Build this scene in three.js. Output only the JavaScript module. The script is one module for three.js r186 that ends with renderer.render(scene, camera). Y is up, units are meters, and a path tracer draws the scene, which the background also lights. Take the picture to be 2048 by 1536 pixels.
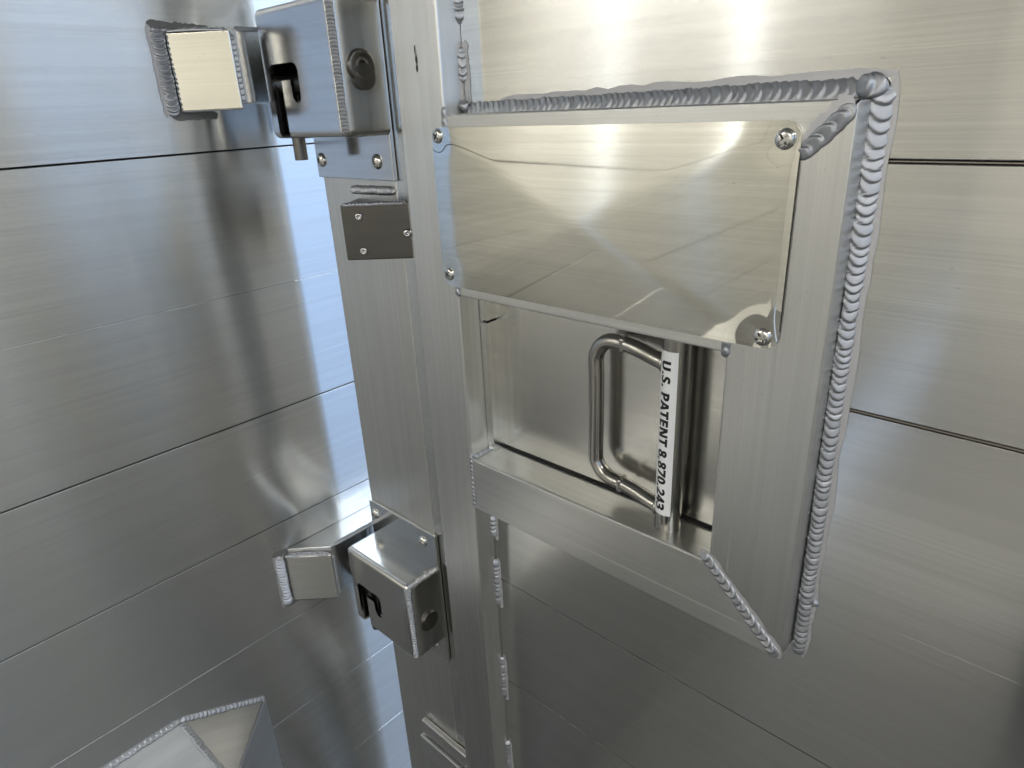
import * as THREE from 'three';
import { RoundedBoxGeometry } from 'three/addons/geometries/RoundedBoxGeometry.js';
import { mergeGeometries, mergeVertices, toCreasedNormals } from 'three/addons/utils/BufferGeometryUtils.js';
import { RectAreaLightUniformsLib } from 'three/addons/lights/RectAreaLightUniformsLib.js';
import { Brush, Evaluator, SUBTRACTION } from 'three-bvh-csg';

// ---------------------------------------------------------------- camera, sky, lamps, exposure
// metres; x runs along the gate, y up, z out of the gate towards the viewer; z = 0 is the face of the gate's tubes
const scene = new THREE.Scene();
const camera = new THREE.PerspectiveCamera(59.9, 4 / 3, 0.02, 60);
camera.position.set(0.3764, 0.3334, 0.3429);
camera.quaternion.setFromRotationMatrix(new THREE.Matrix4().makeBasis(
  new THREE.Vector3(0.73632, -0.04547, -0.67511), new THREE.Vector3(-0.23092, 0.92095, -0.31389), new THREE.Vector3(0.63601, 0.38702, 0.66761)));
scene.add(camera);

const renderer = new THREE.WebGLRenderer({ antialias: true });
renderer.toneMapping = THREE.LinearToneMapping;
renderer.toneMappingExposure = 2.0;
renderer.shadowMap.enabled = true;
RectAreaLightUniformsLib.init();

{ // bright overcast daylight outside the trailer
  const W = 64, H = 32, px = new Float32Array(W * H * 4);
  for (let j = 0; j < H; j++) for (let i = 0; i < W; i++) {
    const e = (j + 0.5) / H * 2 - 1;                      // -1 below, 1 above
    const k = e < 0 ? 0.35 + 0.45 * Math.exp(e * 9) : 0.8 + 0.35 * e;
    px.set([0.52 * k, 0.77 * k, 1.22 * k, 1], (j * W + i) * 4);
  }
  const sky = new THREE.DataTexture(px, W, H, THREE.RGBAFormat, THREE.FloatType);
  sky.mapping = THREE.EquirectangularReflectionMapping; sky.magFilter = THREE.LinearFilter; sky.needsUpdate = true;
  scene.background = sky; scene.environment = sky;
  scene.backgroundIntensity = 1.0; scene.environmentIntensity = 1.0;
}
const LAMPS = [ // roof lamps of the trailer: x, z, width, depth, strength
  { x: 0.85, z: 2.6, w: 1.6, d: 0.3, s: 10.5, c: [1.0, 0.965, 0.89] },
  { x: 1.55, z: 0.45, w: 0.2, d: 1.1, s: 4.5, c: [0.93, 0.97, 1.0] },
  { x: 1.0, z: -1.1, w: 0.24, d: 0.9, s: 9, c: [0.86, 0.94, 1.0] },
];

// ---------------------------------------------------------------- helpers
let seed = 7;
const rnd = () => { seed = (seed * 1664525 + 1013904223) >>> 0; return seed / 4294967296; };
const rr = (a, b) => a + (b - a) * rnd();
const V = (x, y, z) => new THREE.Vector3(x, y, z);
const used = {};
function numbered(name) { used[name] = (used[name] ?? -1) + 1; return used[name] ? `${name}_${String(used[name]).padStart(3, '0')}` : name; }

// uv in metres, u along the grain of the metal (0 x, 1 y, 2 z), chosen face by face
function grain(g0, axis = 0, du = 0, dv = 0) {
  const g = g0.index ? g0.toNonIndexed() : g0, p = g.attributes.position, uv = new Float32Array(p.count * 2);
  const a = V(), b = V(), c = V(), n = V();
  for (let i = 0; i < p.count; i += 3) {
    a.fromBufferAttribute(p, i); b.fromBufferAttribute(p, i + 1); c.fromBufferAttribute(p, i + 2);
    n.copy(b).sub(a).cross(c.clone().sub(a));
    const m = [Math.abs(n.x), Math.abs(n.y), Math.abs(n.z)];
    const d = m.indexOf(Math.max(...m));
    let u = axis, v;
    if (d === axis) { u = (axis + 1) % 3; v = (axis + 2) % 3; } else v = 3 - axis - d;
    [a, b, c].forEach((q, k) => { const e = q.toArray(); uv[(i + k) * 2] = e[u] + du; uv[(i + k) * 2 + 1] = e[v] + dv; });
  }
  g.setAttribute('uv', new THREE.BufferAttribute(uv, 2));
  return g;
}
const box = (x0, x1, y0, y1, z0, z1, r = 0.001, seg = 2) => {
  const g = new RoundedBoxGeometry(x1 - x0, y1 - y0, z1 - z0, seg, Math.min(r, (x1 - x0) * 0.49, (y1 - y0) * 0.49, (z1 - z0) * 0.49));
  g.translate((x0 + x1) / 2, (y0 + y1) / 2, (z0 + z1) / 2); return g;
};
function mesh(name, g, m, parent) {
  const o = new THREE.Mesh(g, m); o.name = numbered(name); o.castShadow = o.receiveShadow = true;
  (parent ?? scene).add(o); return o;
}
function group(name, parent) { const o = new THREE.Group(); o.name = numbered(name); (parent ?? scene).add(o); return o; }
function rebase(o, x, y, z) { o.position.set(x, y, z); for (const c of o.children) c.position.sub(o.position); return o; }
function tag(o, label, category, grp) { o.userData.label = label; if (category) o.userData.category = category; if (grp) o.userData.group = grp; return o; }
const ev = new Evaluator(); ev.useGroups = false; ev.attributes = ['position', 'normal', 'uv'];
function cut(g, ...tools) {
  let b = new Brush(g); b.updateMatrixWorld();
  for (const t of tools) { const q = new Brush(t); q.updateMatrixWorld(); b = ev.evaluate(b, q, SUBTRACTION); b.updateMatrixWorld(); }
  return b.geometry;
}

// ---------------------------------------------------------------- procedural metal
function streaks(w, h, fn) {
  const px = new Uint8Array(w * h * 4);
  for (let j = 0; j < h; j++) for (let i = 0; i < w; i++) { const c = fn(i, j); px.set(Array.isArray(c) ? [...c, 255] : [c, c, c, 255], (j * w + i) * 4); }
  const t = new THREE.DataTexture(px, w, h); t.wrapS = t.wrapT = THREE.RepeatWrapping; t.magFilter = THREE.LinearFilter; t.minFilter = THREE.LinearMipmapLinearFilter; t.needsUpdate = true; return t;
}
function noise1(n, s) { // tileable smooth noise of period n
  const a = Array.from({ length: n }, rnd);
  return (x) => { const i = Math.floor(x), f = x - i, k = f * f * (3 - 2 * f); return a[((i % n) + n) % n] * (1 - k) + a[(((i + 1) % n) + n) % n] * k; };
}
function noise2(n, m) {
  const a = Array.from({ length: n * m }, rnd), at = (i, j) => a[(((j % m) + m) % m) * n + (((i % n) + n) % n)];
  return (x, y) => { const i = Math.floor(x), j = Math.floor(y), f = x - i, g = y - j, k = f * f * (3 - 2 * f), l = g * g * (3 - 2 * g);
    return (at(i, j) * (1 - k) + at(i + 1, j) * k) * (1 - l) + (at(i, j + 1) * (1 - k) + at(i + 1, j + 1) * k) * l; };
}
const TW = 512, TH = 1024;
const nA = noise2(3, 512), nB = noise2(6, 128), nC = noise2(2, 40), nD = noise2(24, 700), nE = noise2(9, 14);
const lineTex = streaks(TW, TH, (i, j) => { // long drawn lines along u
  const x = i / TW, y = j / TH;
  return Math.round(255 * (0.55 * nA(x * 3, y * 512) + 0.15 * nB(x * 6, y * 128) + 0.3 * nD(x * 24, y * 700)));
});
const roughTex = streaks(TW, TH, (i, j) => {
  const x = i / TW, y = j / TH;
  const v = 0.72 + 0.04 * (nB(x * 6, y * 128) - 0.5) + 0.04 * (nC(x * 2, y * 40) - 0.5) + 0.06 * (nE(x * 9, y * 14) - 0.5) + 0.03 * (nA(x * 3, y * 512) - 0.5);
  return Math.round(255 * Math.min(1, Math.max(0, v)));
});
const millTex = (() => { // colour of the sheet: faint drawn lines, oxide bloom and specks
  const marks = new Float32Array(TW * TH);
  const dot = (x, y, a) => { marks[((Math.round(y) % TH + TH) % TH) * TW + (Math.round(x) % TW + TW) % TW] += a; };
  for (let k = 0; k < 90; k++) { // handling scratches, mostly along the grain
    let x = rr(0, TW), y = rr(0, TH); const l = rr(8, 70), a = (rnd() < 0.6 ? 0 : rr(-0.9, 0.9)) + rr(-0.05, 0.05), s = rr(-0.10, 0.05);
    for (let q = 0; q < l; q++) dot(x + q * Math.cos(a), y + q * Math.sin(a) * 2.5, s * Math.sin(Math.PI * q / l));
  }
  for (let k = 0; k < 60; k++) { const x = rr(0, TW), y = rr(0, TH), s = rr(-0.4, -0.1); dot(x, y, s); dot(x + 1, y, s * 0.5); dot(x, y + 1, s * 0.6); }
  const t = streaks(TW, TH, (i, j) => {
    const x = i / TW, y = j / TH;
    const v = marks[j * TW + i] + 1 - 0.04 * nA(x * 3, y * 512) - 0.03 * nE(x * 9, y * 14) * nB(x * 6, y * 128) - 0.03 * nC(x * 2, y * 40);
    return [v, v * 0.998, v * 0.99].map((c) => Math.round(255 * Math.min(1, c)));
  });
  t.colorSpace = THREE.SRGBColorSpace; return t;
})();
const rep = (t, u, v) => { const c = t.clone(); c.repeat.set(u, v); c.needsUpdate = true; return c; };
function metal(rgb, rough, o = {}) {
  const { su = 2.2, sv = 6, lines = 0.0000003, aniso = 0.75 } = o;
  const m = new THREE.MeshPhysicalMaterial({ metalness: 1, roughness: rough / 0.72, color: new THREE.Color().setRGB(...rgb) });
  m.map = rep(millTex, su, sv); m.roughnessMap = rep(roughTex, su, sv); m.bumpMap = rep(lineTex, su, sv); m.bumpScale = lines;
  if (aniso) { m.anisotropy = aniso; m.anisotropyRotation = Math.PI / 2; }
  return m;
}
const M = {
  wall: metal([0.85, 0.86, 0.87], 0.235, { aniso: 1 }),
  skin: metal([0.84, 0.84, 0.825], 0.145, { aniso: 1 }),
  tube: metal([0.82, 0.82, 0.805], 0.33, { aniso: 0.5, su: 3, sv: 9 }),
  flange: metal([0.78, 0.775, 0.75], 0.36, { aniso: 0.4, su: 3, sv: 9 }),
  sheet: metal([0.86, 0.85, 0.79], 0.035, { aniso: 0.5, lines: 0.0000003, su: 3, sv: 6 }),
  backing: metal([0.78, 0.775, 0.745], 0.22, { aniso: 0.3, lines: 0.000003 }),
  stainless: metal([0.72, 0.71, 0.69], 0.15, { aniso: 0.3, lines: 0.0000005, su: 4, sv: 8 }),
  darksteel: metal([0.2, 0.19, 0.175], 0.33, { aniso: 0, lines: 0.00001 }),
  rod: metal([0.44, 0.425, 0.395], 0.2, { aniso: 0, lines: 0.000004 }),
  weld: new THREE.MeshStandardMaterial({ metalness: 1, roughness: 0.42, color: new THREE.Color().setRGB(0.50, 0.51, 0.535) }),
  etch: new THREE.MeshStandardMaterial({ metalness: 1, roughness: 0.6, color: new THREE.Color().setRGB(0.72, 0.71, 0.72) }),
  grime: metal([0.40, 0.36, 0.32], 0.5, { aniso: 0 }),
  soot: new THREE.MeshStandardMaterial({ metalness: 0.3, roughness: 0.8, color: new THREE.Color().setRGB(0.22, 0.215, 0.21) }),
  dull: metal([0.52, 0.52, 0.515], 0.5, { aniso: 0.3 }),
  seal: new THREE.MeshStandardMaterial({ roughness: 0.85, color: new THREE.Color().setRGB(0.012, 0.012, 0.012) }),
  paint: new THREE.MeshStandardMaterial({ roughness: 0.6, color: new THREE.Color().setRGB(0.67, 0.65, 0.595) }),
  deck: new THREE.MeshStandardMaterial({ roughness: 0.5, color: new THREE.Color().setRGB(0.6, 0.6, 0.6) }),
  rubber: new THREE.MeshStandardMaterial({ roughness: 0.8, color: new THREE.Color().setRGB(0.17, 0.17, 0.165) }),
  roof: metal([0.66, 0.65, 0.63], 0.42, { aniso: 0.3 }),
  casing: new THREE.MeshStandardMaterial({ roughness: 0.5, color: new THREE.Color().setRGB(0.64, 0.62, 0.57) }),
  ink: new THREE.MeshStandardMaterial({ roughness: 0.8, color: new THREE.Color().setRGB(0.05, 0.05, 0.05) }),
};
M.weld.bumpMap = rep(lineTex, 60, 60); M.weld.bumpScale = 0.00006;

// ---------------------------------------------------------------- weld beads: overlapping puddles along a path
function bead(pts, up, w, h, pitch, o = {}) {
  const { jit = 0.18, curl = 0.55, deep = 0.42, endw = 0.7, sharp = 0.7, across = 14, wide = () => 1 } = o;
  const path = pts.length > 2 ? new THREE.CatmullRomCurve3(pts, false, 'centripetal') : new THREE.LineCurve3(pts[0], pts[1]);
  const L = path.getLength(), cells = [];
  for (let s = -2 * pitch; s < L + 2 * pitch;) { const l = pitch * wide(Math.min(1, Math.max(0, s / L))) * rr(1 - jit, 1 + jit); cells.push({ s, l, w: rr(0.92, 1.08), h: rr(0.85, 1.12), k: rr(-0.12, 0.12), o: rr(-0.05, 0.05) }); s += l; }
  const cellAt = (s) => { let i = 0; while (i < cells.length - 1 && s >= cells[i + 1].s) i++; return cells[i]; };
  const N = Math.max(12, Math.round(L / pitch * 9)), pos = [], uv = [], idx = [];
  const n0 = up.clone().normalize();
  for (let i = 0; i <= N; i++) {
    const s = L * i / N, P = path.getPointAt(i / N), T = path.getTangentAt(i / N);
    const S = T.clone().cross(n0).normalize(), Nn = S.clone().cross(T).normalize();
    const e = Math.min(s, L - s) / (w * 0.55), end = e >= 1 ? 1 : endw * Math.sqrt(Math.max(0, 1 - (1 - e) * (1 - e))) + (1 - endw) * e;
    const edge = cellAt(s + 0.0001);
    for (let j = 0; j <= across; j++) {
      const a = Math.PI * j / across, c = Math.cos(a), q = Math.sin(a);
      const cc = c + edge.k;
      const c2 = cellAt(s - curl * pitch * (1 - cc * cc) + curl * pitch * 0.6);
      const f = Math.min(1, Math.max(0, (s - curl * pitch * (1 - cc * cc) + curl * pitch * 0.6 - c2.s) / c2.l));
      const g = Math.min(1, Math.max(0, (f - 0.78) / 0.22)), r = Math.pow(f / 0.8 > 1 ? 1 : f / 0.8, sharp) * (1 - g * g * (3 - 2 * g));
      const W = w * 0.5 * wide(i / N) * end * c2.w * (0.93 + 0.09 * r), H = h * end * c2.h * (1 - deep + deep * r);
      const d = Math.pow(q, 0.62);
      const p = P.clone().addScaledVector(S, c * W + edge.o * w * 0.3).addScaledVector(Nn, d * H - 0.0004);
      pos.push(p.x, p.y, p.z); uv.push(s, j / across * w);
    }
  }
  const m = across + 1;
  for (let i = 0; i < N; i++) for (let j = 0; j < across; j++) { const a = i * m + j, b = a + m; idx.push(a, a + 1, b, b, a + 1, b + 1); }
  const g = new THREE.BufferGeometry();
  g.setAttribute('position', new THREE.Float32BufferAttribute(pos, 3)); g.setAttribute('uv', new THREE.Float32BufferAttribute(uv, 2)); g.setIndex(idx);
  g.computeVertexNormals(); return g;
}
// pale cleaned zone that the torch leaves beside a bead: a thin ragged band lying on the metal
function etchBand(a, b, up, w, o = {}) {
  const n = 60, S = b.clone().sub(a).normalize().cross(up).normalize(), pos = [], idx = [], uv = [];
  const f1 = noise1(40), f2 = noise1(40);
  for (let i = 0; i <= n; i++) {
    const t = i / n, P = a.clone().lerp(b, t), e = Math.min(1, Math.min(t, 1 - t) * 14);
    const l = w * (0.36 + 0.28 * f1(t * (o.f ?? 18))) * Math.sqrt(e), r = w * (0.36 + 0.28 * f2(t * (o.f ?? 18))) * Math.sqrt(e);
    for (const k of [-l, r]) { const p = P.clone().addScaledVector(S, k).addScaledVector(up, 0.00025); pos.push(p.x, p.y, p.z); uv.push(t, k); }
  }
  for (let i = 0; i < n; i++) { const q = i * 2; idx.push(q, q + 1, q + 2, q + 2, q + 1, q + 3); }
  const g = new THREE.BufferGeometry(); g.setAttribute('position', new THREE.Float32BufferAttribute(pos, 3)); g.setAttribute('uv', new THREE.Float32BufferAttribute(uv, 2)); g.setIndex(idx); g.computeVertexNormals(); return g;
}
// fasteners, axis along +z, base at z = 0
const lathe = (pts, seg = 28) => { const g = new THREE.LatheGeometry(pts.map(([x, y]) => new THREE.Vector2(x, y)), seg); g.rotateX(Math.PI / 2); return g; };
const domeScrew = (r, h, hole) => {
  const p = [[0, h * 0.35], [hole * 0.9, h * 0.35], [hole, h * 0.45], [hole, h * 0.97]];
  for (let i = 0; i <= 10; i++) { const t = i / 10, a = hole / r; const x = a + (1 - a) * t; p.push([r * x, h * Math.pow(1 - x * x, 0.5)]); }
  return lathe(p.map(([x, y]) => [x, y]).map(([x, y]) => [Math.max(x, 0), y]));
};
const panHead = (r, h) => {
  const p = []; for (let i = 0; i <= 12; i++) { const x = i / 12; p.push([r * x, h * Math.pow(Math.max(0, 1 - Math.pow(x, 3.2)), 0.5)]); }
  const g = lathe(p, 30); g.computeVertexNormals();
  const solid = mergeGeometries([g, (() => { const d = new THREE.CircleGeometry(r, 30); d.rotateX(Math.PI); return d; })()]);
  const s = r * 0.24, l = r * 1.15, b1 = new THREE.BoxGeometry(l, s, h * 1.2), b2 = new THREE.BoxGeometry(s, l, h * 1.2);
  for (const b of [b1, b2]) { b.translate(0, 0, h * 1.05); }
  return cut(mergeVertices(solid.toNonIndexed()), b1, b2);
};

// ---------------------------------------------------------------- the trailer round the gate
const WX = -0.2425;                                           // face of the side wall beside the gate
const PITCH = 0.1286;
const sideWall = group('trailer_side_wall'); sideWall.userData.kind = 'structure';
{
  const gaps = { 0: 0.0014, 1: 0.00008, 2: 0.0014, 3: 0.0012, 4: 0.0003, 5: 0.0003, 6: 0.0003 };   // seam k lies at 0.3063 - k * PITCH
  for (let k = -6; k <= 9; k++) {
    const top = 0.3063 - (k - 1) * PITCH, bot = 0.3063 - k * PITCH;
    const gt = gaps[k - 1] ?? 0.0005, gb = gaps[k] ?? 0.0005;
    const g = grain(box(WX - 0.025, WX, bot + gb / 2, top - gt / 2, -2.4, 3.6, 0.0004), 2, k * 0.37, k * 0.11);
    mesh('wall_plank', g, M.wall, sideWall);
  }
  mesh('wall_backing', box(WX - 0.032, WX - 0.0255, -0.85, 1.2, -2.4, 3.6), M.seal, sideWall);
}
const floor = mesh('trailer_floor', box(WX - 0.03, 1.95, -1.0, -0.95, -2.4, 3.6), M.deck); floor.userData.kind = 'structure';
const doors = group('rear_doors'); tag(doors, 'pair of cream rear doors with open gaps between them, behind the viewer', 'doors');
mesh('door_leaf', box(WX, 0.92, -0.95, 1.25, 3.57, 3.6), M.paint, doors); mesh('door_leaf', box(0.99, 1.80, -0.95, 1.25, 3.57, 3.6), M.paint, doors);
tag(mesh('floor_mat', box(WX + 0.05, 1.85, -0.9498, -0.938, 1.76, 3.5, 0.004), M.rubber), 'dark grey rubber mat on the trailer floor in front of the rear doors', 'mat');
tag(mesh('floor_mat', box(WX + 0.004, 1.85, -0.9498, -0.938, -0.06, 1.4, 0.004), M.rubber), 'dark grey rubber mat on the trailer floor right below the gate', 'mat');
{ // chest whose dark side mirrors in the gate
  const t = group('storage_chest'); tag(t, 'dark blue storage chest standing on the trailer floor behind the viewer', 'chest');
  const blue = new THREE.MeshStandardMaterial({ roughness: 0.55, color: new THREE.Color().setRGB(0.035, 0.045, 0.065) });
  mesh('body', box(0.42, 0.87, -0.9375, -0.54, 1.15, 1.6, 0.012, 3), blue, t); mesh('lid', box(0.415, 0.875, -0.539, -0.49, 1.145, 1.605, 0.012, 3), blue, t);
  mesh('handle', box(0.585, 0.705, -0.70, -0.67, 1.13, 1.1495, 0.006, 3), M.darksteel, t); rebase(t, 0.645, -0.9375, 1.37);
}
for (const x of [0.945, 1.83]) { // upright strip lamps at the rear doors
  const t = group('strip_lamp'); tag(t, x < 1.5 ? 'upright white strip lamp between the rear doors' : 'upright white strip lamp in the rear corner of the opposite wall', 'lamp');
  mesh('lamp_housing', box(x - 0.03, x + 0.03, 0.28, 1.2, 3.535, 3.569, 0.004), M.casing, t);
  mesh('lamp_lens', box(x - 0.024, x + 0.024, 0.3, 1.18, 3.527, 3.5348, 0.003), new THREE.MeshStandardMaterial({ color: 0x777777, emissive: 0xffffff, emissiveIntensity: 1.5 }), t);
  const a = new THREE.RectAreaLight(new THREE.Color().setRGB(1, 0.98, 0.94), 3.2, 0.05, 0.88); a.position.set(x, 0.74, 3.522); a.name = 'strip_lamp_light'; t.add(a);
}
const roof = mesh('trailer_roof', box(WX - 0.03, 1.95, 1.25, 1.29, -2.4, 3.6), M.roof); roof.userData.kind = 'structure';
const opposite = group('trailer_opposite_wall'); opposite.userData.kind = 'structure';
{
  const X0 = 1.9, X1 = 1.93, part = (y0, y1, z0, z1, m = M.paint) => mesh('wall_panel', grain(box(X0, X1, y0, y1, z0, z1), 2), m, opposite);
  part(-0.95, 1.25, -2.4, -2.0); part(1.0, 1.25, -2.0, -0.5); part(-0.95, 0.12, -0.5, 1.15); part(0.12, 1.25, -0.5, 0.25); part(0.12, 0.35, 0.25, 0.75); part(0.85, 1.25, 0.25, 0.75); part(0.12, 1.25, 0.75, 1.15);   // doorway beyond the gate
  part(-0.95, 0.0, 1.15, 1.8); part(0.85, 1.25, 1.15, 1.8); part(-0.95, 1.25, 1.8, 3.6);         // drop-down window
  mesh('nose_panel', box(WX, 1.9, -0.95, 1.25, -2.4, -2.37), M.paint, opposite);
}
for (const L of LAMPS) {
  const LAMP_COLOUR = new THREE.Color().setRGB(...L.c);
  const t = group('roof_lamp'); t.userData = { category: 'lamp' };
  tag(t, L.z > 0 && L.z < 1 ? 'narrow cool lamp under the trailer roof beside the opposite wall' : L.z > 0 ? 'wide warm lamp under the trailer roof in front of the rear doors' : 'cool white lamp under the trailer roof beyond the gate', 'lamp');
  mesh('lamp_housing', box(L.x - L.w / 2 - 0.01, L.x + L.w / 2 + 0.01, 1.225, 1.25, L.z - L.d / 2 - 0.01, L.z + L.d / 2 + 0.01, 0.004), M.casing, t);
  mesh('lamp_lens', box(L.x - L.w / 2, L.x + L.w / 2, 1.218, 1.225, L.z - L.d / 2, L.z + L.d / 2, 0.003), new THREE.MeshStandardMaterial({ color: 0x777777, emissive: LAMP_COLOUR, emissiveIntensity: 1.5 }), t);
  const a = new THREE.RectAreaLight(LAMP_COLOUR, L.s, L.w, L.d); a.position.set(L.x, 1.214, L.z); a.rotation.x = -Math.PI / 2; a.name = 'roof_lamp_light'; t.add(a);
}

// ---------------------------------------------------------------- the gate
const gate = group('trailer_gate');
tag(gate, 'brushed aluminium swing gate with recessed handle frame and two slam latches on its edge', 'gate');
const PX0 = -0.0546, PX1 = -0.0033, SK = -0.021;             // post edges, face of the planks
mesh('post', grain(box(PX0, PX1, -0.9, 0.95, -0.042, 0, 0.0022, 3), 1), M.tube, gate);
mesh('edge_flange', grain(box(-0.2015, -0.0915, -0.9, 0.95, -0.024, -0.019, 0.0016, 3), 1, 0.3, 0.1), M.flange, gate);
mesh('edge_channel', grain(box(-0.0914, -0.055, -0.9, 0.95, -0.034, -0.0194, 0.0003), 1), M.backing, gate);
{ // planks of the gate and the panel behind them
  const S = 0.1297;
  for (let k = -5; k <= 8; k++) {
    const top = 0.3003 - (k - 1) * S, bot = 0.3003 - k * S, wide = k <= 1 ? 0.0020 : k === 2 ? 0.00002 : 0.0008, wt = k - 1 <= 1 ? 0.0020 : k - 1 === 2 ? 0.00002 : 0.0008;
    if (k >= -1 && k <= 1) mesh('seam_lip', grain(box(k === 0 || k === 1 ? 0.262 : PX1, 1.75, bot - 0.0005, bot + 0.0004, SK - 0.015, SK - 0.0004, 0.0003), 0), M.grime, gate);
    const g0 = box(PX1 + 0.0003, 1.75, bot + wide / 2, top - wt / 2, SK - 0.02, SK, k > 1 ? 0.00006 : 0.0006);
    const hole = new THREE.BoxGeometry(0.235, 0.295, 0.1); hole.translate(0.122, 0.165, SK);
    const crosses = bot < 0.31 && top > 0.02;
    mesh('gate_plank', grain(crosses ? cut(g0, hole) : g0, 0, k * 0.29, k * 0.17), M.skin, gate);
  }
  mesh('gate_backing', box(PX1, 1.75, -0.9, 0.95, SK - 0.03, SK - 0.0203), M.seal, gate);
}

// tube frame round the handle
const FX1 = 0.272, FY1 = 0.3286, FXI = 0.2195, FYI = 0.0507;
const prism = (pts, z0, z1, r) => {
  const s = new THREE.Shape(pts.map(([x, y]) => new THREE.Vector2(x, y)));
  const g = new THREE.ExtrudeGeometry(s, { depth: z1 - z0 - 2 * r, bevelEnabled: true, bevelSize: r, bevelThickness: r, bevelOffset: -r, bevelSegments: 3 });
  g.translate(0, 0, z0 + r); return g;
};
const Z0 = -0.038, g1 = 0.0004;
mesh('frame_bar', grain(prism([[PX1 + g1, 0], [FX1, 0], [FXI, FYI], [PX1 + g1, FYI]], Z0, 0, 0.0014), 0), M.tube, gate);
mesh('frame_bar', grain(prism([[FX1 + g1, 0.0007], [FX1 + g1, FY1 - 0.0007], [FXI + g1, FY1 - 0.05], [FXI + g1, FYI + 0.0007]], Z0, 0, 0.0014), 1), M.tube, gate);
mesh('frame_bar', grain(prism([[PX1 + g1, FY1 - 0.0507], [FXI, FY1 - 0.0507], [FX1, FY1], [PX1 + g1, FY1]], Z0, 0, 0.0014), 0, 0.2, 0.3), M.tube, gate);
mesh('frame_bar', grain(box(PX1 + g1, FXI - 0.0003, 0.1966, 0.236, Z0, 0, 0.0012), 0, 0.4, 0.05), M.tube, gate);
for (const [a, b, c, d] of [[0.09, 0.257, 0.0130, 0.0136], [0.2324, 0.2330, 0.048, 0.255], [-0.0120, -0.0115, -0.9, 0.95], [-0.0470, -0.0466, -0.9, 0.95]]) // die lines of the extrusions
  mesh('die_line', box(a, b, c, d, -0.0002, 0.00009, 0.00008, 1), M.tube, gate);
mesh('recess_panel', grain(box(-0.001, 0.2205, 0.02, 0.31, -0.0372, -0.0345, 0.0003), 0), M.backing, gate);
mesh('recess_seal', mergeGeometries([box(-0.003, 0.2195, 0.0508, 0.0522, -0.0344, -0.0325, 0.0003), box(-0.0032, 0.0006, 0.0523, 0.196, -0.0344, -0.0322, 0.0003)]), M.seal, gate);

// welds of the frame and of the planks
const up = V(0, 0, 1);
const weld = (name, ...a) => { const [par, ...r] = a; return mesh(name, bead(...r), M.weld, par); };
weld('weld_bead', gate, [V(0.0, FY1 + 0.002, SK + 0.002), V(0.07, FY1 + 0.0022, SK + 0.002), V(0.268, FY1 + 0.0035, SK + 0.002)], V(0, 0.5, 1), 0.0125, 0.0028, 0.0048, { jit: 0.3, deep: 0.3, curl: 0.85 });
weld('weld_bead', gate, [V(0.2768, 0.334, SK + 0.001), V(0.2768, 0.31, SK + 0.001), V(0.2766, 0.213, SK + 0.001), V(0.2770, 0.1, SK + 0.001), V(0.2777, -0.008, SK + 0.001)], V(0.5, 0, 1), 0.0092, 0.0024, 0.0045, { jit: 0.25, deep: 0.36, curl: 0.85, wide: (t) => 1 + 0.35 * Math.max(0, 1 - t / 0.3) });
weld('weld_bead', gate, [V(0.264, 0.3322, SK + 0.003), V(0.2715, 0.3335, SK + 0.003), V(0.2785, 0.3318, SK + 0.003)], V(0.2, 0.3, 1), 0.0135, 0.0058, 0.007);
weld('weld_bead', gate, [V(0.2790, 0.0375, SK), V(0.285, 0.0362, SK)], up, 0.006, 0.0035, 0.005);
weld('weld_bead', gate, [V(0.2478, 0.3025, 0), V(0.2712, 0.3262, 0)], up, 0.0088, 0.0031, 0.0070, { curl: 0.7, deep: 0.5 });
weld('weld_bead', gate, [V(0.2147, 0.0563, 0), V(0.2712, 0.0008, 0)], up, 0.0084, 0.0029, 0.0054, { curl: 0.75, deep: 0.55 });
weld('weld_bead', gate, [V(-0.0036, -0.001, 0), V(-0.0036, 0.056, 0)], up, 0.0042, 0.0016, 0.0042, { deep: 0.5 });
weld('weld_bead', gate, [V(-0.0036, 0.31, 0), V(-0.0036, 0.334, 0)], up, 0.0052, 0.0024, 0.006);
weld('weld_bead', gate, [V(-0.0036, 0.1955, 0), V(-0.0036, 0.206, 0)], up, 0.005, 0.0024, 0.006);
weld('weld_bead', gate, [V(FXI, 0.1935, 0), V(FXI, 0.206, 0)], up, 0.0055, 0.0026, 0.005);
weld('weld_bead', gate, [V(-0.0026, 0.0515, -0.003), V(-0.0026, 0.0515, -0.031)], V(1, 1, 0), 0.006, 0.0022, 0.006);
for (const [y0, y1, w] of [[0.412, 0.3865, 0.0075], [0.372, 0.349, 0.005], [-0.018, -0.0425, 0.0048], [-0.0675, -0.123, 0.0048], [-0.19, -0.247, 0.0046], [-0.311, -0.37, 0.0046]])
  weld('weld_bead', gate, [V(-0.0022, y0, SK + 0.001), V(-0.0022, y1, SK + 0.001)], V(1, 0, 1), w * 1.45, 0.0026, 0.0056, { deep: 0.5, jit: 0.35 });
weld('weld_bead', gate, [V(-0.002, 0.338, SK + 0.003), V(0.001, 0.330, SK + 0.004)], V(1, 0.4, 1), 0.008, 0.004, 0.008);
const etch = (...a) => mesh('weld_halo', etchBand(...a), M.etch, gate);
etch(V(0.03, 0.3355, SK), V(0.281, 0.3385, SK), up, 0.0068, { f: 30 });
etch(V(0.2802, 0.3405, SK + 0.0001), V(0.2802, -0.01, SK + 0.0001), up, 0.0064, { f: 36 });
etch(V(0.247, 0.3065, 0), V(0.2695, 0.3295, 0), up, 0.0085);
etch(V(0.214, 0.0585, 0), V(0.273, 0.0015, 0), up, 0.0105);
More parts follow.
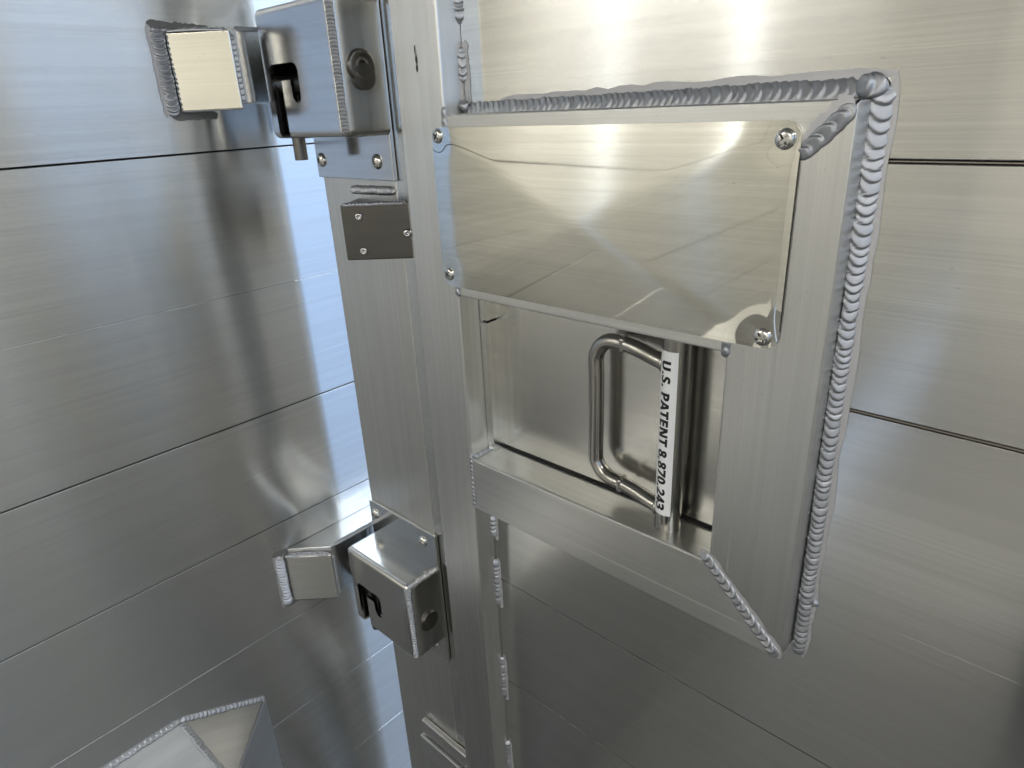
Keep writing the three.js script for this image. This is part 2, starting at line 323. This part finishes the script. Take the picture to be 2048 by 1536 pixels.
for (const [y0, y1] of [[0.376, 0.334], [-0.016, -0.045], [-0.0655, -0.1255], [-0.188, -0.2495], [-0.309, -0.372]]) etch(V(0.0005, y0, SK), V(0.0005, y1, SK), up, 0.0055);

// polished cover sheet, slightly cross-broken, its left and right edges rolled, pulled in at its screws
{
  const x0 = -0.0175, x1 = 0.2492, y0 = 0.2042, y1 = 0.3202, rc = 0.0085, nx = 150, ny = 76;
  const scr = [[-0.0107, 0.3143], [0.2416, 0.3118], [-0.0102, 0.2133], [0.2406, 0.2109]];
  const soft = (a, b, k) => { const h = Math.max(0, Math.min(1, 0.5 + 0.5 * (a - b) / k)); return b + (a - b) * h + k * h * (1 - h); };
  const zAt = (x, y) => {
    const u = (x - (x0 + x1) / 2) / ((x1 - x0) / 2), v = (y - (y0 + y1) / 2) / ((y1 - y0) / 2);
    let z = 0.0062 - 0.0037 * soft(soft(u, -u, 0.09), soft(v, -v, 0.09), 0.10);
    const l = Math.max(0, 1 - (x - x0) / 0.022), r = Math.max(0, 1 - (x1 - x) / 0.006);
    z -= 0.0010 * l * l + 0.0006 * r * r;
    for (const [sx, sy] of scr) { const d = Math.hypot(x - sx, y - sy); z -= 0.0009 * Math.exp(-Math.pow(d / 0.011, 2)); }
    return z;
  };
  const inset = (x, y) => { // rounded corners: pull the grid in
    const cx = Math.min(x - x0, x1 - x), cy = Math.min(y - y0, y1 - y);
    if (cx < rc && cy < rc) { const dx = rc - cx, dy = rc - cy, m = Math.max(dx, dy), h = Math.hypot(dx, dy), k = m / h; return [x + Math.sign((x0 + x1) / 2 - x) * (dx - dx * k), y + Math.sign((y0 + y1) / 2 - y) * (dy - dy * k)]; }
    return [x, y];
  };
  const pos = [], uv = [], idx = [], row = nx + 1, T = 0.0009;
  for (const back of [0, 1]) for (let j = 0; j <= ny; j++) for (let i = 0; i <= nx; i++) {
    const [x, y] = inset(x0 + (x1 - x0) * i / nx, y0 + (y1 - y0) * j / ny); pos.push(x, y, zAt(x, y) - (back ? T : 0)); uv.push(x, y);
  }
  const n = row * (ny + 1);
  for (let j = 0; j < ny; j++) for (let i = 0; i < nx; i++) { const a = j * row + i, b = a + row; idx.push(a, a + 1, b, b, a + 1, b + 1, n + a, n + b, n + a + 1, n + b, n + b + 1, n + a + 1); }
  const rim = []; for (let i = 0; i < nx; i++) rim.push(i); for (let j = 0; j < ny; j++) rim.push(j * row + nx); for (let i = nx; i > 0; i--) rim.push(ny * row + i); for (let j = ny; j > 0; j--) rim.push(j * row);
  rim.forEach((a, k) => { const b = rim[(k + 1) % rim.length]; idx.push(a, n + a, b, b, n + a, n + b); });
  let g = new THREE.BufferGeometry(); g.setAttribute('position', new THREE.Float32BufferAttribute(pos, 3)); g.setAttribute('uv', new THREE.Float32BufferAttribute(uv, 2)); g.setIndex(idx);
  g.scale(1000, 1000, 1000); g = toCreasedNormals(g, 0.9); g.scale(0.001, 0.001, 0.001);
  const cover = mesh('cover_plate', g, M.sheet, gate); tag(cover, 'polished cover sheet held by four cross-head screws');
  const ph = panHead(0.0052, 0.0026);
  for (const [sx, sy] of scr) { const s = mesh('screw', ph, M.stainless, cover); s.position.set(sx, sy, zAt(sx, sy) - 0.0001); s.rotation.z = rr(0, 1.5); }
}

// pull handle: upright tube with a bent rod grip and a printed strip
{
  const ax = 0.1785, az = -0.0185, r = 0.0092;
  const t = new THREE.CylinderGeometry(r, r, 0.16, 48, 1, true); t.translate(ax, 0.0508 + 0.08, az);
  const tube = mesh('handle_tube', t, M.rod, gate); tag(tube, 'upright steel tube of the recessed pull handle carrying a printed strip');
  const gx = 0.1143, gz = -0.021;
  const P = [V(0.1785, 0.1722, az), V(0.166, 0.1745, az - 0.0005), V(0.150, 0.1775, gz), V(0.1375, 0.1795, gz), V(0.1255, 0.1790, gz), V(0.1185, 0.1745, gz), V(gx, 0.1665, gz), V(gx, 0.15, gz), V(gx, 0.12, gz), V(gx - 0.0004, 0.09, gz), V(gx + 0.0003, 0.081, gz), V(0.1200, 0.0735, gz), V(0.1275, 0.0702, gz), V(0.1375, 0.0692, gz), V(0.150, 0.0672, gz), V(0.165, 0.0648, az - 0.0005), V(0.1785, 0.0625, az)];
  const g = new THREE.TubeGeometry(new THREE.CatmullRomCurve3(P, false, 'centripetal'), 160, 0.0056, 20);
  mesh('grip_rod', g, M.rod, tube);
  // pressed flats where the rod was bent, and its welds on the tube
  for (const y of [0.1795, 0.0692]) mesh('bend_collar', box(0.1355, 0.1400, y - 0.0058, y + 0.0058, gz - 0.0053, gz + 0.0058, 0.0025), M.rod, tube);
  for (const [y, s] of [[0.1737, 1], [0.0638, -1]]) { const q = new THREE.TorusGeometry(0.0052, 0.0014, 10, 24); q.rotateY(Math.PI / 2); q.translate(ax - r * 0.93, y, az); mesh('weld_ring', q, M.rod, tube); }
  // the strip: black letters on white, wrapped round the tube's near side
  const cw = 1536, ch = 192, cv = document.createElement('canvas'); cv.width = cw; cv.height = ch; const c = cv.getContext('2d');
  c.fillStyle = '#fbfbfa'; c.fillRect(0, 0, cw, ch);
  c.fillStyle = '#141414'; c.font = 'bold 118px sans-serif'; c.textBaseline = 'middle'; c.textAlign = 'left';
  const s = 'U.S. PATENT 8,870,243', wd = c.measureText(s).width; c.save(); c.translate(75, ch * 0.53); c.scale((cw - 120) / wd, 1); c.fillText(s, 0, 0); c.lineWidth = 5; c.strokeStyle = '#101010'; c.lineJoin = 'round'; c.strokeText(s, 0, 0); c.restore();
  const tex = new THREE.CanvasTexture(cv); tex.colorSpace = THREE.SRGBColorSpace;
  const yt = 0.1855, yb = 0.0645, a0 = -1.02, a1 = 0.66, na = 20, nl = 4, pos = [], uv = [], idx = [], nr = [];
  for (let i = 0; i <= na; i++) for (let j = 0; j <= nl; j++) { // angle measured from +z towards +x
    const a = a0 + (a1 - a0) * i / na; pos.push(ax + (r + 0.00015) * Math.sin(a), yt + (yb - yt) * j / nl, az + (r + 0.00015) * Math.cos(a)); nr.push(Math.sin(a), 0, Math.cos(a)); uv.push(j / nl, i / na);
  }
  for (let i = 0; i < na; i++) for (let j = 0; j < nl; j++) { const q = i * (nl + 1) + j, w = q + nl + 1; idx.push(q, q + 1, w, w, q + 1, w + 1); }
  const lg = new THREE.BufferGeometry(); lg.setAttribute('position', new THREE.Float32BufferAttribute(pos, 3)); lg.setAttribute('normal', new THREE.Float32BufferAttribute(nr, 3)); lg.setAttribute('uv', new THREE.Float32BufferAttribute(uv, 2)); lg.setIndex(idx);
  mesh('printed_strip', lg, new THREE.MeshStandardMaterial({ map: tex, roughness: 0.38 }), tube);
}

// slam latches on the gate's edge; local origin at the lower corner of the housing that touches the plate
function makeLatch(round) {
  const t = group('slam_latch', gate);
  const W = 0.1095, H = 0.099, D = 0.044, th = 0.0028;
  const outer = new RoundedBoxGeometry(W, H, D + 0.012, 4, 0.006); outer.translate(-W / 2, H / 2, (D - 0.012) / 2);
  const flat = new THREE.BoxGeometry(0.3, 0.3, 0.02); flat.translate(0, 0, -0.01);
  const inner = new THREE.BoxGeometry(W - 2 * th, H - 2 * th, D); inner.translate(-W / 2, H / 2, D / 2 - th);
  const S = new THREE.Shape(), sx = (x) => x + 0.0855, pts = [[-0.1815, -0.01], [-0.1815, 0.0525], [-0.1802, 0.0557], [-0.1770, 0.0572], [-0.1455, 0.0572], [-0.1410, 0.0552], [-0.1390, 0.0510], [-0.1394, 0.0325], [-0.1412, 0.0288], [-0.1450, 0.0270], [-0.1490, 0.0285], [-0.1515, 0.0325], [-0.1520, 0.0446], [-0.1655, 0.0446], [-0.1655, -0.01]];
  pts.forEach(([x, y], i) => (i ? S.lineTo(sx(x), y) : S.moveTo(sx(x), y)));
  const slot = new THREE.ExtrudeGeometry(S, { depth: 0.03, bevelEnabled: false }); slot.translate(0, 0, D - 0.02);
  const g = grain(cut(outer, flat, inner, slot), 0);
  const housing = mesh('latch_housing', g, M.stainless, t);
  mesh('mounting_plate', grain(box(-0.1165, -0.0025, -0.0365, H + 0.0365, -0.0038, 0.0002, 0.0008), 0), M.stainless, t);
  const ds = domeScrew(0.0064, 0.0036, 0.0021);
  for (const x of [-0.107, -0.023]) for (const y of [-0.021, H + 0.0115 + 0.0105]) { const s = mesh('screw', ds, M.stainless, t); s.position.set(x, y, 0.0001); }
  const pin = new THREE.CylinderGeometry(0.0056, 0.0056, 0.062, 24); pin.translate(-0.095, 0.0125, 0.028); mesh('release_pin', pin, M.darksteel, t);
  const bolt = new THREE.CylinderGeometry(0.0095, 0.0095, 0.13, 24); bolt.rotateZ(Math.PI / 2); bolt.translate(-0.062, 0.043, 0.021); mesh('latch_bolt', bolt, M.darksteel, t);
  if (round) { // bolt end with a drilled centre
    const b = lathe([[0, 0.0003], [0.0028, 0.0003], [0.0031, 0.003], [0.0046, 0.0032], [0.0052, 0.0026], [0.0072, 0.0026], [0.0078, 0.0034], [0.0108, 0.0034], [0.0118, 0.0026], [0.0122, 0]], 40); b.rotateY(Math.PI / 2); b.translate(-0.0002, 0.0505, 0.0222); mesh('bolt_end', b, M.darksteel, t);
  } else {
    const b = lathe([[0, 0.0008], [0.011, 0.0008], [0.0116, 0.0004], [0.0118, -0.0004]], 40); b.rotateY(Math.PI / 2); b.translate(0, 0.0405, 0.0208); mesh('bolt_end', b, M.darksteel, t);
  }
  mesh('weld_seam', bead([V(-0.0018, 0.003, D - 0.0018), V(-0.0018, H - 0.003, D - 0.0018)], V(1, 0, 1), 0.006, 0.0022, 0.0026, { deep: 0.5, curl: 0.4 }), M.weld, t);
  mesh('weld_seam', bead([V(-0.0018, H - 0.0018, 0.001), V(-0.0018, H - 0.0018, D - 0.003)], V(1, 1, 0), 0.006, 0.0022, 0.0030, { deep: 0.5, curl: 0.4 }), M.weld, t);
  return t;
}
{
  const a = makeLatch(true); a.position.set(-0.0855, 0.3147, -0.0150); tag(a, 'upper slam latch with a drilled bolt end on its side');
  const b = makeLatch(false); b.position.set(-0.0835, -0.2125, -0.0150); tag(b, 'lower slam latch with a plain round bolt end on its side');
}

// angled stop bracket riveted and welded on the flange
{
  const A = [-0.0790, -0.0195], B = [-0.1243, 0.0172], C2 = [-0.150, -0.0195], y0 = 0.2140, y1 = 0.2610;
  const s = new THREE.Shape([new THREE.Vector2(A[0], -A[1]), new THREE.Vector2(B[0], -B[1]), new THREE.Vector2(C2[0], -C2[1])]);
  const g = new THREE.ExtrudeGeometry(s, { depth: y1 - y0 - 0.002, bevelEnabled: true, bevelSize: 0.0009, bevelThickness: 0.001, bevelSegments: 2, bevelOffset: -0.0009 }); g.rotateX(-Math.PI / 2); g.translate(0, y0 + 0.001, 0);
  const br = mesh('stop_bracket', grain(g, 0), M.bracket ?? (M.bracket = metal([0.13, 0.125, 0.115], 0.3, { aniso: 0.2, lines: 0.000006 })), gate); tag(br, 'dark angled stop bracket with two rivets, between the latches');
  const n = V(0.6591, 0, 0.7521), rv = lathe([[0, 0.0012], [0.001, 0.0012], [0.0013, 0.0022], [0.0022, 0.0026], [0.0033, 0.0018], [0.0038, 0]], 24);
  for (const p of [V(-0.1134, 0.2510, 0.0072), V(-0.1131, 0.2216, 0.0070), V(-0.0817, 0.2358, -0.0178)]) { const m = mesh('rivet', rv, M.stainless, br); m.position.copy(p); m.quaternion.setFromUnitVectors(up, n); }
  mesh('weld_seam', bead([V(-0.1236, 0.2612, 0.0160), V(-0.081, 0.2612, -0.0185)], V(0.3, 1, 0.4), 0.0042, 0.0022, 0.0027, { deep: 0.45 }), M.weld, br);
  mesh('weld_seam', bead([V(-0.158, 0.2685, -0.019), V(-0.0925, 0.2700, -0.019)], V(0, 0.5, 1), 0.0085, 0.0036, 0.0030, { deep: 0.35 }), M.weld, br);
}
// cross bars low on the gate's edge
mesh('cross_bar', grain(box(-0.150, -0.058, -0.405, -0.3825, -0.0188, -0.0110, 0.0025, 3), 0), M.tube, gate);
mesh('cross_bar', grain(box(-0.152, -0.045, -0.440, -0.4075, -0.0188, -0.0075, 0.0025, 3), 0), M.tube, gate);
weld('weld_bead', gate, [V(-0.076, -0.4065, -0.008), V(-0.047, -0.4065, -0.006)], V(0, 1, 1), 0.008, 0.003, 0.006);
// felt-pen mark on the post
mesh('pen_mark', mergeGeometries([[-0.0290, 0.3715, 0.0006, 0.0036], [-0.0283, 0.3655, 0.0011, 0.0030], [-0.0284, 0.3600, 0.0010, 0.0026]].map(([x, y, w, h]) => { const g = new THREE.CircleGeometry(1, 12); g.scale(w, h, 1); g.translate(x, y, 0.0003); return g; })), M.ink, gate);
rebase(gate, -0.19, -0.9, 0);

// ---------------------------------------------------------------- things fixed to the side wall
// a ramp plate that lifts the latch bolt, on a welded body
function striker(y0, y1, top, z, face, label) {
  const t = group('striker_block'); tag(t, label, 'striker block');
  const k = 0.040, n = V(0.038, 0, 0.040).normalize(), d = V(0.040, 0, -0.038).normalize(), L = 0.0552;
  const body = new THREE.Shape([[WX + 0.0003, -z + 0.008], [WX + 0.0325, -z + 0.040], [WX + 0.0345, -z + 0.042], [WX + 0.0345, 0.09], [WX + 0.0003, 0.09]].map(([x, w]) => new THREE.Vector2(x, w)));
  const g = new THREE.ExtrudeGeometry(body, { depth: top - y0 - 0.006, bevelEnabled: true, bevelSize: 0.001, bevelThickness: 0.001, bevelOffset: -0.001, bevelSegments: 2 }); g.rotateX(-Math.PI / 2); g.translate(0, y0 + 0.005, 0);
  mesh('block', grain(g, 2), M.wall, t);
  const pl = new RoundedBoxGeometry(L, y1 - y0, 0.004, 3, 0.0012); pl.translate(L / 2, 0, -0.002);
  const ramp = grain(pl, 0); ramp.applyMatrix4(new THREE.Matrix4().makeBasis(d, V(0, 1, 0), n).setPosition(WX, (y0 + y1) / 2, z));
  mesh('ramp_plate', ramp, face, t);
  const wb = (...a) => mesh('weld_bead', bead(...a), M.weld, t);
  const l = (s, y, o = 0) => V(WX, y, z).addScaledVector(d, s).addScaledVector(n, o);
  wb([V(WX + 0.0015, y1 + 0.005, z + 0.004), V(WX + 0.0015, (y0 + y1) / 2, z + 0.004), V(WX + 0.0015, y0 - 0.004, z + 0.004)], V(1, 0, 0.4), 0.0105, 0.0042, 0.0040, { deep: 0.55 });
  wb([l(0.003, y1 + 0.001, -0.001), l(0.03, y1 + 0.0015, -0.002), l(L - 0.002, y1, -0.002)], V(0.2, 1, 0.2), 0.0055, 0.0022, 0.004);
  wb([l(0.002, y0, -0.002), l(L, y0, -0.002)], V(0, -1, 0), 0.004, 0.0014, 0.004);
  wb([l(L + 0.0005, y1 - 0.003, -0.003), l(L + 0.0005, y0 + 0.003, -0.003)], V(1, 0, 0.3), 0.0048, 0.0018, 0.0042, { deep: 0.5 });
  wb([V(WX + 0.034, top - 0.0005, z - 0.046), V(WX + 0.034, top - 0.0005, -0.03)], V(1, 1, 0), 0.0048, 0.0016, 0.0036);
  const ex = V(1, 0, 0), so = (a, b, w, f) => mesh('weld_soot', etchBand(a, b, ex, w, { f }), M.soot, t);
  so(V(WX + 0.0001, y1 + 0.0065, z + 0.010), V(WX + 0.0001, y1 + 0.0035, z - 0.042), 0.0055, 30);
  so(V(WX + 0.0001, y0 - 0.0035, z + 0.006), V(WX + 0.0001, y0 - 0.0035, z - 0.034), 0.0065, 24);
  mesh('weld_halo', etchBand(V(WX + 0.0002, y1 + 0.006, z + 0.0095), V(WX + 0.0002, y0 - 0.004, z + 0.0095), ex, 0.0045, { f: 30 }), M.etch, t);
  rebase(t, WX, y0, z - 0.03); return t;
}
striker(0.3399, 0.3995, 0.4015, 0.0853, M.sheet, 'square striker block with a yellowish ramp face, welded on the wall beside the upper latch');
striker(-0.1822, -0.1220, -0.1150, 0.0800, M.flange, 'square striker block with a dull grey ramp face, welded beside the lower latch');
{ // sloping top of the wheel box at the foot of the wall
  const t = group('wheel_box'); tag(t, 'sloping welded corner of the wheel box at the foot of the side wall', 'wheel box');
  const P1 = V(WX + 0.0004, -0.2452, 0.2221), P2 = V(WX + 0.0004, -0.2879, 0.1343), Q = V(-0.1825, -0.3075, 0.2059), P0 = V(WX + 0.0004, -0.2452, 1.6), Q0 = V(-0.1825, -0.3075, 1.6), D1 = V(-0.1825, -0.94, 0.2059), D2 = V(WX + 0.0004, -0.94, 0.1343), D0 = V(-0.1825, -0.94, 1.6);
  const tri = (...v) => { const g = new THREE.BufferGeometry().setFromPoints(v); g.setAttribute('uv', new THREE.Float32BufferAttribute(new Float32Array(v.length * 2), 2)); g.computeVertexNormals(); return grain(g, 2); };
  mesh('top_panel', tri(P0, P1, Q, P0, Q, Q0), M.dull, t);
  mesh('corner_panel', tri(P1, P2, Q), M.dull, t);
  mesh('side_panel', mergeGeometries([tri(Q0, Q, D1, Q0, D1, D0), tri(Q, P2, D2, Q, D2, D1)]), M.dull, t);
  mesh('weld_bead', bead([P1.clone(), Q.clone()], V(1, 1, -0.5), 0.0075, 0.0022, 0.004), M.weld, t);
  mesh('weld_bead', bead([P1.clone().add(V(0.001, 0.001, 0)), V(WX + 0.001, -0.2442, 0.6)], V(1, 1, 0), 0.008, 0.0022, 0.005), M.weld, t);
  mesh('weld_bead', bead([P1.clone().add(V(0.001, 0.0005, 0)), P2.clone().add(V(0.001, 0.0005, 0))], V(1, 0.5, -0.5), 0.007, 0.002, 0.005), M.weld, t);
  mesh('weld_bead', bead([P2.clone().add(V(0.001, 0, 0)), Q.clone()], V(0.5, 0.2, -1), 0.0035, 0.0012, 0.003), M.weld, t);
  rebase(t, WX, -0.94, 0.2);
}

renderer.render(scene, camera);
